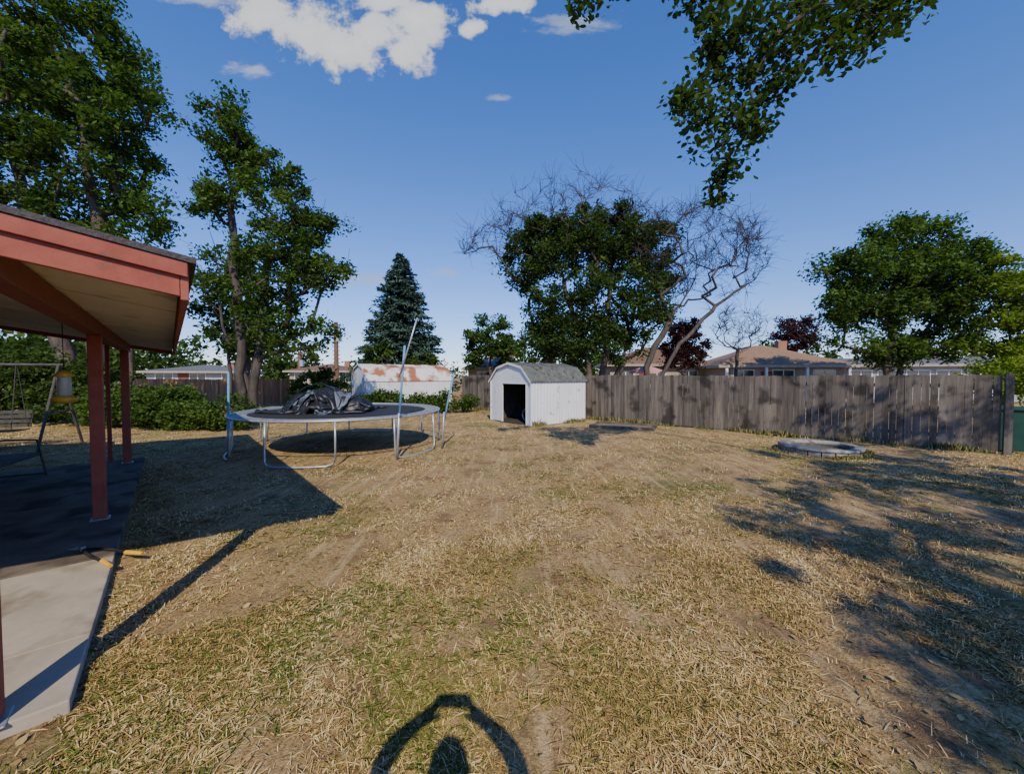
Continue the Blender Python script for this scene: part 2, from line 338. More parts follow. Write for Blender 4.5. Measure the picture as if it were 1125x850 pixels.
def limbs(P,par,rad,name,mat,parent,sides=6):
    c=np.where(par>=0)[0]; p=par[c]; a=P[p];b=P[c]; rb=rad[c]; ra=np.minimum(rad[p],rb*1.35)
    t=b-a; ln=np.linalg.norm(t,axis=1)[:,None]+1e-9; t=t/ln; b=b+t*rb[:,None]*.35
    ref=np.tile(np.array([[.31,.95,.05]]),(len(c),1)); bad=np.abs(np.sum(ref*t,1))>.93; ref[bad]=[1,0,.1]
    u=np.cross(t,ref);u/=np.linalg.norm(u,axis=1)[:,None];w=np.cross(t,u)
    an=np.arange(sides)/sides*6.2832; ca=np.cos(an)[None,:,None];sa=np.sin(an)[None,:,None]
    ring=u[:,None,:]*ca+w[:,None,:]*sa
    V=np.concatenate([a[:,None,:]+ring*ra[:,None,None],b[:,None,:]+ring*rb[:,None,None]],1).reshape(-1,3)
    base=(np.arange(len(c))*2*sides)[:,None]; k=np.arange(sides)[None,:]; k2=(k+1)%sides
    F=np.stack([base+k,base+k2,base+k2+sides,base+k+sides],2).reshape(-1,4)
    return mesh_np(name,V,F,mat,parent=parent,smooth=True)
def twigs(P,par,rad,R,nper,ln,r,mat,parent,rmax=.03,name='twigs',sel=None):
    idx=np.where((rad<rmax)&(par>=0))[0]
    if sel is not None: idx=idx[sel(P[idx])]
    if len(idx)==0: return
    idx=np.repeat(idx,nper); o=P[idx]-(P[idx]-P[par[idx]])*R.rand(len(idx))[:,None]
    t=P[idx]-P[par[idx]]; t/=np.linalg.norm(t,axis=1)[:,None]+1e-9
    d=t*.7+R.randn(len(idx),3)*.6+np.array([0,0,.15]); d/=np.linalg.norm(d,axis=1)[:,None]
    l=(ln*(.4+R.rand(len(idx))))[:,None]; m=o+d*l*.55+R.randn(len(idx),3)*ln*.06; e=m+(d+R.randn(len(idx),3)*.3)*l*.5
    Pn=np.concatenate([o,m,e]); n=len(idx); pr=np.concatenate([np.full(n,-1),np.arange(n),np.arange(n)+n]); rr=np.concatenate([np.full(n,r*1.3),np.full(n,r),np.full(n,r*.6)])
    limbs(Pn,pr,rr,name,mat,parent,3)
def tree(name,trunks,ells,nclump,nper,lsize,mat,bark=None,seed=1,rad=.7,base=.25,bare=None,shape='rhomb',minr=.012,wob=.12,step=.55,inner=.25,up=.5,aspect=.55,pts=None,expo=.62,tw=None):
    R=np.random.RandomState(seed); root=trunks[0]['pts'][0]; e=empty(name)
    T=crown_pts(ells,nclump,R,inner) if pts is None else np.array(pts,float)
    T=T[T[:,2]>.6]
    allT=T if bare is None else np.vstack([T,bare])
    P,par,rd=skeleton(trunks,allT,R,step,wob,minr,base,expo)
    limbs(P,par,rd,'trunk_and_limbs',bark or M_bark,e)
    if tw: twigs(P,par,rd,R,tw[0],tw[1],tw[2],bark or M_bark,e,sel=tw[3] if len(tw)>3 else None)
    C,cv=clump_leaves(T,rad,nper,R); V,F=leaves_np(C,lsize,R,up,shape,aspect=aspect)
    mesh_np('foliage',V,F,mat,np.clip(cv*.55+R.rand(len(C))*.45,0,1),parent=e)
    return e
def mass(name,ells,nclump,nper,lsize,mat,seed,rad=.5,parent=None,zmin=0.05):
    R=np.random.RandomState(seed); T=crown_pts(ells,nclump,R,.3); C,cv=clump_leaves(T,rad,nper,R); k=C[:,2]>zmin; C=C[k];cv=cv[k]
    V,F=leaves_np(C,lsize,R,.4,aspect=.6); return mesh_np(name,V,F,mat,np.clip(cv*.55+R.rand(len(C))*.45,0,1),parent=parent)
# tall trees on the left
tree('deciduous_tree',[{'pts':[(-16,15,0),(-16.2,15,3),(-16,15.2,7),(-16.6,15,12),(-17,15,15)]},{'pts':[(-15.5,15.4,0),(-15,15.5,4),(-14.2,15,8)]},{'pts':[(-17,15.5,0),(-19,15.5,6),(-20,15.5,13)]}],
 [(-16.3,15,14.2,2.2,2.6,3.2),(-19.5,15,14.3,2.8,2.8,4.5),(-15,15,11.2,2.1,2,2.0),(-17.5,15,10,3,2.6,2.6),(-14.3,15,8.4,1.5,1.7,1.5),(-18.5,15.5,6.6,3.2,2.5,2),(-14.4,15,5.4,1.6,1.6,1.6),(-22,15,10,2.5,2.5,4)],
 440,160,.18,M_leaf_a,seed=11,rad=.60,base=.30,tw=(1,.6,.010))
tree('deciduous_tree',[{'pts':[(-9.9,14,0),(-9.8,14,3),(-10,14,6),(-10.1,14,9.5)]},{'pts':[(-9.7,14.1,0),(-9.1,14.2,3.5),(-8.8,14,7)]},{'pts':[(-10.1,14,0),(-10.6,14.3,3),(-10.7,14,6.5)]}],
 [(-10.1,14,10.6,.8,1,1.3),(-9.5,14,9.4,1.2,1.3,1.1),(-8.6,14,8.2,1.5,1.4,1.1),(-7.4,14,7.4,1.5,1.3,.8),(-10.6,14,8,1,1,1.2),(-8.3,14,6.3,2,1.5,.9),(-7.2,14,5.5,1.3,1.2,.8),(-8.5,14,4.6,1.7,1.4,.9),(-9.3,14,3.2,1.8,1.2,.9),(-10.7,14.3,5.6,.9,.8,1.4),(-7.6,14.5,3.4,1,1,.8)],
 240,110,.155,M_leaf_a,bark=M_bark_g,seed=12,rad=.42,base=.15,inner=.1,tw=(3,.6,.009))
tree('deciduous_tree',[{'pts':[(-13.8,20,0),(-13.8,20,3),(-13.6,20,6.5)]}],[(-13.8,20,6.5,1.4,1.4,1.6),(-14.6,20,4.6,1.6,1.4,1.3),(-12.6,20,4.4,1.3,1.3,1.4),(-13.5,20,3.4,1.6,1.4,1)],100,120,.2,M_leaf_b,seed=18,rad=.55,base=.16)
# centre tree with dead crown
R=np.random.RandomState(5)
def shellpts(ell,n,R,zlo=-.1):
    out=[]
    while len(out)<n:
        d=R.randn(3); d/=np.linalg.norm(d)
        if d[2]<zlo: continue
        out.append(np.array(ell[:3])+d*np.array(ell[3:])*(.82+.3*R.rand()))
    return np.array(out)
bare=np.vstack([shellpts((3.4,21,7.8,5.0,2.6,4.3),200,R,.2),shellpts((-.6,21,8.4,2,1.5,1.7),60,R)])
tree('dying_elm_tree',[{'pts':[(4.2,20.5,0),(4.0,20.5,2.5),(3.2,20.5,5),(2.4,20.7,8),(1.5,21,10)]},{'pts':[(4.6,20.6,0),(5,20.6,3),(5.2,20.7,6),(5.2,21,10.5)]},{'pts':[(4.9,20.4,0),(5.9,20.5,2.6),(6.6,20.8,5.2),(7.2,21,8)]}],
 [(1.8,21,9,2.0,2.3,1.5),(4.4,21,9.3,2.5,2.4,1.6),(7,21,8.6,2.1,2.2,1.7),(2.6,20.6,6.1,2.6,2.2,2.2),(6,20.6,5.6,2.6,2.2,2.3),(4,20.4,3.8,3.4,1.6,1.6),(8,21,7.0,1.2,1.4,1.5),(.7,20.8,7.5,1.3,1.5,1.5),(2,20.4,3.2,1.8,1.3,1.4)],
 560,135,.175,M_leaf_b,seed=13,rad=.56,base=.30,bare=bare,minr=.011,inner=.2,expo=.7,tw=(5,.8,.009,lambda q:(q[:,2]>9.5)|(q[:,0]<.4)|(q[:,0]>7.6)))
# bare tree to its right
R=np.random.RandomState(6)
bt=np.vstack([shellpts((9.6,20,8.0,3.2,2,2.4),210,R,-.2),crown_pts([(10.5,20,7.2,2.6,1.6,2.0)],130,R,.2),crown_pts([(8.2,20,6.5,1.2,1.2,2)],40,R)])
e=empty('bare_dead_tree'); P,par,rd=skeleton([{'pts':[(6.4,19.6,0),(6.9,19.7,2.2),(7.8,19.9,4.2),(9.2,20,6.3),(10.0,20,8.2)]},{'pts':[(6.6,19.6,.0),(8.6,19.8,3.4),(10.6,20,5.4),(12,20,6.4)]}],bt,R,.45,.12,.010,.15,.66)
limbs(P,par,rd,'trunk_and_limbs',M_bark_g,e); twigs(P,par,rd,R,5,.8,.009,M_bark_g,e)
R=np.random.RandomState(8)
bt=crown_pts([(15.2,26,5.0,1.9,1.5,1.7)],120,R,.3)
e=empty('bare_dead_tree'); P,par,rd=skeleton([{'pts':[(15,26,0),(15.1,26,2.5),(15.3,26,5)]}],bt,R,.5,.13,.013,.11,.72)
limbs(P,par,rd,'trunk_and_limbs',M_bark_g,e); twigs(P,par,rd,R,4,.7,.010,M_bark_g,e)
# right tree
tree('deciduous_tree',[{'pts':[(18.5,19,0),(18.6,19,2.2),(18.8,19,5),(19,19,7.5)]},{'pts':[(18.6,19.1,0),(19.3,19.1,2.6),(21,19,5)]}],
 [(19,19,8.1,2.3,2.2,1.2),(17.2,19,6.9,2.2,2,1.1),(21.2,19,6.8,2.2,2,1.4),(15.9,19,5.3,1.2,1.4,.9),(19.3,19,5.4,3.2,2.2,1.2),(17.2,19,3.9,1.9,1.5,1),(21,19,3.6,2,1.6,1),(19,19,2.9,1.6,1.4,.8)],
 330,140,.18,M_leaf_a,seed=14,rad=.58,base=.2)
tree('deciduous_tree',[{'pts':[(21.6,17,0),(21.7,17,2.2),(21.8,17,5)]}],
 [(21.5,17,5.3,1.6,1.6,1.7),(20.9,17,3.5,1.2,1.2,1.1),(23.3,17,4.9,1.8,1.8,2),(22.4,17,3,1.6,1.4,1.2)],130,150,.16,M_leaf_c,seed=15,rad=.5,base=.14)
mass('shrub',[(20.0,15.5,1.6,1.2,1,1.1),(22.0,16,1.7,1.5,1,1.3),(18.2,15,1.3,1.0,.8,.9)],60,160,.13,M_leaf_c,22,.4)
tree('purple_plum_tree',[{'pts':[(10.8,24,0),(10.8,24,1.8),(10.9,24,4)]}],[(10.8,24,4,1.2,1.2,1.5),(10.2,24,3,1.1,1,1),(11.6,24,3.2,1,1,1.1)],85,110,.16,M_leaf_d,seed=16,rad=.4,base=.1,tw=(3,.5,.009))
tree('purple_plum_tree',[{'pts':[(26.4,36,0),(26.4,36,2),(26.5,36,5)]}],[(26.4,36,5.6,2,1.6,1.9)],60,110,.22,M_leaf_d,seed=17,rad=.6,base=.12,tw=(3,.8,.012))
# spruce
def spruce(name,x,y,H,Rm,seed):
    R=np.random.RandomState(seed); e=empty(name,(x,y,0)); C=[];D=[]; b=B(); b.tube([(0,0,0),(0,0,H*.5),(0,0,H*.98)],[.24,.13,.02],8); 
    for i in range(620):
        z=H*(.05+.94*R.rand()**1.15); l=Rm*(1-z/H)**.80*(.66+.50*R.rand())+.15; a=R.rand()*6.283
        d=np.array([math.cos(a),math.sin(a),0]); k=int(14+l*34); f=R.rand(k)**.75
        side=R.randn(k)*.17*(.3+f)*min(1.4,l); zz=z+l*(.10-.34*f+.18*f*f)+R.randn(k)*.05-np.abs(side)*.25
        p=d[None,:]*(f*l)[:,None]+np.stack([-d[1]*side,d[0]*side,zz],1); C.append(p); D.append(np.tile(d*.9+np.array([0,0,-.15]),(k,1))+np.stack([-d[1]*side,d[0]*side,0*side],1)*3)
        if i%3==0: b.tube([(0,0,z),tuple(d*l*.8+np.array([0,0,z-.12*l]))],[.035,.012],4)
    C=np.concatenate(C);D=np.concatenate(D); b.obj('trunk',M_bark,e)
    V,F=leaves_np(C,.34,R,.6,along=D,aspect=.3); mesh_np('needles',V,F,M_needle,R.rand(len(C)),parent=e)
spruce('spruce_tree',-8.6,30,11.2,4.3,31)
tree('deciduous_tree',[{'pts':[(-1.9,34,0),(-1.9,34,3),(-1.8,34,6)]}],[(-1.9,34,5,2.4,2,2.1),(-.4,34,4,1.8,2,1.6),(-3.6,34,3.6,1.4,1.4,1.4)],90,130,.25,M_leaf_a,seed=19,rad=.6,base=.16)
mass('shrub',[(-9.6,27.5,2.6,1.6,1.2,1.6),(-6.5,27.5,2.2,1.5,1.2,1.2)],70,130,.2,M_leaf_a,20,.5)
# background mass of trees
R=np.random.RandomState(9); ells=[]
for i in range(130):
    x=-110+220*R.rand(); y=52+28*R.rand(); h=(3.3+3.8*R.rand())*(y/60); 
    if -30<x<2: h*=.75
    ells.append((x,y,h*.5,2.5+2.5*R.rand(),2.5,h*.55))
for i in range(26):
    x=-55+24*R.rand(); ells.append((x,36+6*R.rand(),3.0+1.5*R.rand(),2.6,2,2.8))
mass('distant_trees',ells,1700,42,.62,M_leaf_b,23,1.2)
# hedges
mass('hedge',[(-9.4,12.6,.5,.8,.7,.6),(-10.6,12.7,.55,.9,.7,.65),(-12.0,13,.6,1,.8,.7),(-13.5,13.4,.7,1,.8,.9),(-11.9,13.6,.95,.5,.5,.6)],150,200,.11,M_leaf_a,24,.36)
mass('shrub',[(-15.2,13.8,1.1,1.1,.8,1.2),(-16.8,14.0,1.4,1.2,.8,1.5),(-18.6,14.2,1.3,1.2,.9,1.4),(-20.4,14.6,1.5,1.3,.9,1.6),(-22.4,15,1.5,1.3,.9,1.6)],190,180,.14,M_leaf_b,27,.45)
mass('ivy_hedge',[(x,17.6+.55*(x+9.4)*.25,.45,.75,.5,.42+.1*math.sin(x*3)) for x in np.arange(-9.6,-2.2,.7)],150,170,.12,M_leaf_a,25,.3)
mass('shrub',[(-10.6,22,1.3,.9,1,1.0),(-11.8,22.5,1.1,1,1,.8)],50,130,.16,M_leaf_b,26,.4)
# cottonwood over the camera's right
vis=[(.92,5,6.55),(1.3,5,6.75),(2.2,5,6.6),(2.45,5,6.3),(2.7,5,6.5),(3.1,5,6.35),(2.6,5,5.9),(2.85,5,5.95),(2.45,5.1,5.5),(2.9,5,5.55),(3.25,5,5.9),(3.3,5,5.45),
 (2.7,5,5.2),(2.35,5,5.1),(2.95,5,5.05),(2.7,5.1,4.75),(2.8,5.1,4.4),(2.75,5.2,4.15),(3.55,5,6.05),(3.7,5,6.45),(4.0,5,6.2),(4.25,5,6.45),(4.35,5,5.9),(4.65,5,6.15),(4.75,5,6.5),(4.95,5,6.35),(3.6,4.9,5.65),(3.9,5.2,6.7),(4.6,5,6.8),(2.6,5,6.85),(3.2,5,6.8),(1.7,5,7.0),(3.0,4.8,6.1),(2.55,4.9,6.05),(3.45,5.1,6.3),(3.15,5.2,5.2),(3.05,5.2,5.8),(2.65,5.2,5.7),(3.9,5,5.9),(4.5,5.2,6.35),(5.1,5,6.7),(2.25,5.1,5.35),(3.2,5,4.9),(2.9,5.1,4.6),(2.6,5.1,4.95)]
vis=[(x+.05*math.sin(i*7),y,z) for i,(x,y,z) in enumerate(vis)]
R=np.random.RandomState(41)
over=crown_pts([(6.2,-3.2,6.6,2.6,2.2,1.2),(9,-2,7.5,2.6,2.6,1.6),(10.8,2.2,6.8,1.9,1.9,1.0),(5.4,-5.2,6.4,2.2,1.6,.9),(4.5,-5.0,6.6,1.5,1.6,.6),(4.1,-5.9,6.6,1.4,1.2,.6),(4.9,-6.3,6.2,1.6,1.0,.5),(5.2,-4.0,6.4,1.4,1.2,.6),(9.5,-4.5,6.4,2,1.6,1)],310,R,.05)
over=over[~((over[:,1]>.6)&(over[:,0]/np.maximum(over[:,1],.1)<1.75))]
tree('cottonwood_tree',[{'pts':[(9.2,-1.8,0),(9.1,-1.8,2.5),(8.7,-1.5,4.8),(7.6,0,6.8),(6.3,2.2,7.9),(5.0,4.3,7.3),(4.2,4.9,6.75),(3.4,5,6.1),(3.0,5,5.5)]},
  {'pts':[(8.9,-1.6,4.2),(8.2,-2.4,6),(6.8,-3.2,6.8),(5,-4.6,6.8)],'attach':1},{'pts':[(9.0,-1.6,4.0),(10,0,6),(11,2,7)],'attach':1}],
  None,0,125,.080,M_leaf_b,seed=42,rad=.32,base=.3,shape='hex',pts=np.vstack([np.array(vis),over]),minr=.006,wob=.05,step=.35,expo=1.0,tw=(3,.3,.003))
# ---------------------------------------------------------------- house with patio cover
H=empty('brick_house',(C0[0],C0[1],0),PH)
S=.16; ztop=lambda x:2.45+S*(.52-x)
def slab_sl(b,x0,x1,y0,y1,off0,off1,m=0):
    vs=[(x,y,ztop(x)+o) for o in (off0,off1) for (x,y) in ((x0,y0),(x1,y0),(x1,y1),(x0,y1))]
    b.add(vs,[(0,3,2,1),(4,5,6,7),(0,1,5,4),(1,2,6,5),(2,3,7,6),(3,0,4,7)],m)
b=B(); slab_sl(b,-3.25,.56,-.155,8.34,.002,.035); b.obj('patio_roof_shingles',M_shing,H)
b=B(); slab_sl(b,-3.25,.48,-.08,8.26,-.13,-.002); b.obj('patio_soffit',M_cream,H)
b=B()
for y in np.arange(1.22,8.2,1.22): slab_sl(b,-3.2,.478,y-.02,y+.02,-.138,-.1305)
b.obj('soffit_battens',M_cream,H)
b=B(); slab_sl(b,-3.25,.484,-.12,-.082,-.20,-.001); slab_sl(b,-3.25,.52,-.145,-.122,-.085,0); slab_sl(b,-3.25,.484,8.262,8.3,-.20,-.001); 
b.box((.486,-.12,2.235),(.524,8.3,2.449),0); b.obj('fascia',M_red,H,bevel=.004)
b=B(); b.box((-.30,-.05,2.275),(-.17,8.2,2.42)); b.obj('beam',M_reddk,H,bevel=.005)
b=B()
for y,xo in ((.06,-.065),(3.7,0),(7.7,0)): b.box((-.295+xo,y-.06,.072),(-.175+xo,y+.06,2.274)); b.box((-.32+xo,y-.085,.06),(-.15+xo,y+.085,.071),1)
b.box((-.52,7.9,.06),(-.46,8.0,2.4),0); b.obj('posts',[M_red,M_galv],H,bevel=.006)
b=B(); b.box((-11.2,-7,0),(-3.26,8.3,2.95)); b.obj('walls',M_brick,H)
b=B()
for (y0,y1,z0,z1) in ((.8,2.6,.9,2.1),(4.2,5.1,.06,2.1),(6,7.4,.9,2.1),(-4.5,-2.7,.9,2.1)):
    b.box((-3.262,y0,z0),(-3.22,y1,z1),0); b.box((-3.25,y0+.06,z0+.06),(-3.21,y1-.06,z1-.06),1)
b.obj('windows_and_door',[M_white,M_glass],H)
b=B(); 
for sgn in (0,1):
    xs=(-2.7,-7.2) if sgn==0 else (-11.8,-7.2); zs=(3.10,4.2)
    vs=[(xs[0],-7.5,zs[0]),(xs[0],8.8,zs[0]),(xs[1],8.8,zs[1]),(xs[1],-7.5,zs[1])]; vs+=[(x,y,z-.12) for x,y,z in vs]
    b.add(vs,[(0,1,2,3),(7,6,5,4),(0,4,5,1),(1,5,6,2),(2,6,7,3),(3,7,4,0)])
b.add([(-3.3,-6.99,2.95),(-11.2,-6.99,2.95),(-7.2,-6.99,4.05)],[(0,1,2)]);b.add([(-3.3,8.29,2.95),(-11.2,8.29,2.95),(-7.2,8.29,4.05)],[(0,1,2)])
b.obj('main_roof',M_shing,H)
# patio slabs
pat=empty('concrete_patio',(C0[0],C0[1],0),PH); b=B()
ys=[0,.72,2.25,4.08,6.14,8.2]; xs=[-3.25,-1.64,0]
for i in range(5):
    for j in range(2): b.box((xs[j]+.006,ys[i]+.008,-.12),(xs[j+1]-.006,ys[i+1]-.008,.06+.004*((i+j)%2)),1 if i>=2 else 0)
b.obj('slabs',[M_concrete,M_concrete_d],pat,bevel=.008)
b=B(); b.box((-3.2,.05,-.1),(-.05,8.15,.03)); b.obj('joint_sand',nmat('joint_dirt',(.08,.06,.04),(.14,.1,.07),30),pat)
# porch bench/glider
g=empty('porch_glider_bench',(*hw(-1.7,6.6),.064),PH+math.radians(80)); b=B()
for s in (-.8,.8):
    b.tube([(s,-.35,0),(s,-.3,.3),(s,-.25,.62),(s,.1,.64),(s,.3,.62),(s,.36,0)],.017,8)
    b.tube([(s,-.35,.03),(s,.36,.03)],.015,8); b.tube([(s,.26,.35),(s,.42,.92)],.017,8)
b.tube([(-.8,.42,.92),(.8,.42,.92)],.017,8); b.tube([(-.8,-.3,.38),(.8,-.3,.38)],.017,8)
for k in range(7): b.box((-.8,-.28+k*.08,.385),(.8,-.225+k*.08,.405))
for k in range(5):
    z=.46+k*.095; b.box((-.8,.27+k*.032,z),(.8,.285+k*.032,z+.06))
M_bench=nmat('dark_bench_metal',(.045,.04,.035),(.10,.09,.08),9,.6,.1)
b.obj('frame_and_slats',M_bench,g)
# old swing frame standing on the lawn beyond the patio
g=empty('swing_set',(-12.6,9.0,0),.35); b=B()
for s in (-1.5,1.5):
    b.tube([(s,-.75,0),(s,0,2.05)],.03,8); b.tube([(s,.75,0),(s,0,2.05)],.03,8); b.tube([(s,-.42,.9),(s,.42,.9)],.022,8)
b.tube([(-1.6,0,2.05),(1.6,0,2.05)],.034,8)
for s in (-.75,.75):
    b.tube([(s,-.02,2.03),(s,-.22,.5)],.008,5); b.tube([(s,.02,2.03),(s,.25,.55)],.008,5)
for k in range(5): b.box((-.8,-.25+k*.1,.46),(.8,-.17+k*.1,.485))
for k in range(4): b.box((-.8,.27+k*.03,.52+k*.11),(.8,.29+k*.03,.60+k*.11))
b.obj('frame_and_bench',M_bench,g)
# bird feeder
fx,fy=hw(-.5,3.8); f=empty('hanging_bird_feeder',(fx,fy,0)); b=B()
b.tube([(0,0,1.83),(0,0,2.5)],.004,5,1); b.lathe([(.0,1.86),(.05,1.84),(.10,1.78),(.0,1.79)],20,m=2); b.lathe([(.055,1.78),(.06,1.7),(.06,1.58),(.055,1.55)],20,m=0)
b.lathe([(0,1.56),(.09,1.555),(.11,1.53),(.11,1.50),(.07,1.475),(0,1.47)],20,m=2)
M_fglass=nmat('feeder_plastic',(.45,.46,.42),(.55,.56,.5),5,.2,0); M_yel=nmat('yellow_plastic',(.65,.45,.04),(.72,.5,.06),5,.4,0)
b.obj('feeder',[M_fglass,M_dark,M_yel],f,smooth=True)
# loppers
lp=empty('lopping_shears',(0,0,0)); b=B(); pv=Vector((-4.22,3.74,.088))
for i,(ex,ey,ez) in enumerate(((-3.56,3.66,.085),(-3.62,3.42,.085))):
    en=Vector((ex,ey,ez)); d=(en-pv); bow=Vector((.0,.035 if i==0 else -.02,.0))
    q=[pv,pv+d*.2+bow,pv+d*.45+bow,pv+d*.74]; b.tube(q,.0135,8,0); b.tube([pv+d*.72,pv+d*.8,en],[.02,.021,.017],8,1)
    s=Vector((-.13,(.05 if i else -.015),0)); n=Vector((.02,.05,0)) if i==0 else Vector((.02,-.03,0))
    b.add([pv+n*.4,pv+s*.5+n,pv+s,pv+s*.6-n*.1,pv-n*.3]+[p+Vector((0,0,.008)) for p in (pv+n*.4,pv+s*.5+n,pv+s,pv+s*.6-n*.1,pv-n*.3)],[(0,1,2,3,4),(9,8,7,6,5)]+[(k,(k+1)%5,(k+1)%5+5,k+5) for k in range(5)],2)
b.tube([pv+Vector((0,0,-.015)),pv+Vector((0,0,.022))],.02,10,2)
b.obj('handles_and_blades',[M_dark,nmat('orange_grip',(.7,.36,.03),(.8,.44,.05),8,.5,0),M_galv],lp)
# ---------------------------------------------------------------- fences
def fence(name,p0,p1,h,mat,seed,bw=.142,post=2.4):
    R=random.Random(seed); d=Vector((p1[0]-p0[0],p1[1]-p0[1],0)); Ln=d.length; e=empty(name,(p0[0],p0[1],0),math.atan2(d.y,d.x)); b=B(); x=0
    while x<Ln:
        w=bw*(.94+.1*R.random()); hh=h+R.uniform(-.018,.015)-(.03 if R.random()<.05 else 0)+.015*math.sin(x*.8); y=R.uniform(-.006,.006); t=R.uniform(-.007,.007)
        M=Matrix.Translation((x,y,0))@Matrix.Rotation(t,4,'Y')@Matrix.Rotation(R.uniform(-.05,.05),4,'Z')
        b.box((.003,-.009,.03+R.random()*.03),(w-.004,.009,hh),0,R.random(),M); x+=w
    b.obj('boards',mat,e)
    b=B()
    for z in (.3,.95,1.5):
        if z<h-.1: b.box((0,.02,z),(Ln,.058,z+.09),0,.4)
    x=0
    while x<=Ln: b.box((x-.045,.06,-.1),(x+.045,.15,h-.02),0,.4); x+=post
    b.obj('rails_and_posts',mat,e); return e
d1=Vector((-.754,.657)); 
fence('wooden_fence',(11.1+d1.x*18.3,8.75+d1.y*18.3),(11.1,8.75),1.79,M_fence,1)
b=B(); b.box((-.06,-.06,-.1),(.06,.06,1.84),0,.6); b.obj('fence_post',M_fence,None,loc=(11.19,8.66,0),rz=-.7)
fence('wooden_fence',(12.15,9.0),(16.5,5.3),1.8,M_fence,2)
fence('wooden_fence',(-25,25),(-12.8,23.6),1.55,M_fenceb,3)
# green bin
gb=empty('green_trash_bin',(11.72,9.15,0),-.7); b=B()
prof=[(.25,0),(.30,.95)]; vs=[]
for r,z in prof:
    for sx_,sy_ in ((-1,-1),(1,-1),(1,1),(-1,1)): vs.append((sx_*r,sy_*r*1.1,z+.04))
b.add(vs,[(3,2,1,0),(0,1,5,4),(1,2,6,5),(2,3,7,6),(3,0,4,7),(4,5,6,7)]); b.box((-.33,-.37,.99),(.33,.36,1.05)); b.tube([(-.24,.38,.98),(.24,.38,.98)],.02,8)
for s in (-.27,.27): b.tube([(s-.03,.28,.1),(s+.03,.28,.1)],.1,14,1)
b.obj('bin_body',[nmat('green_plastic',(.012,.05,.038),(.018,.07,.05),4,.6,.05),M_dark],gb,bevel=.012)
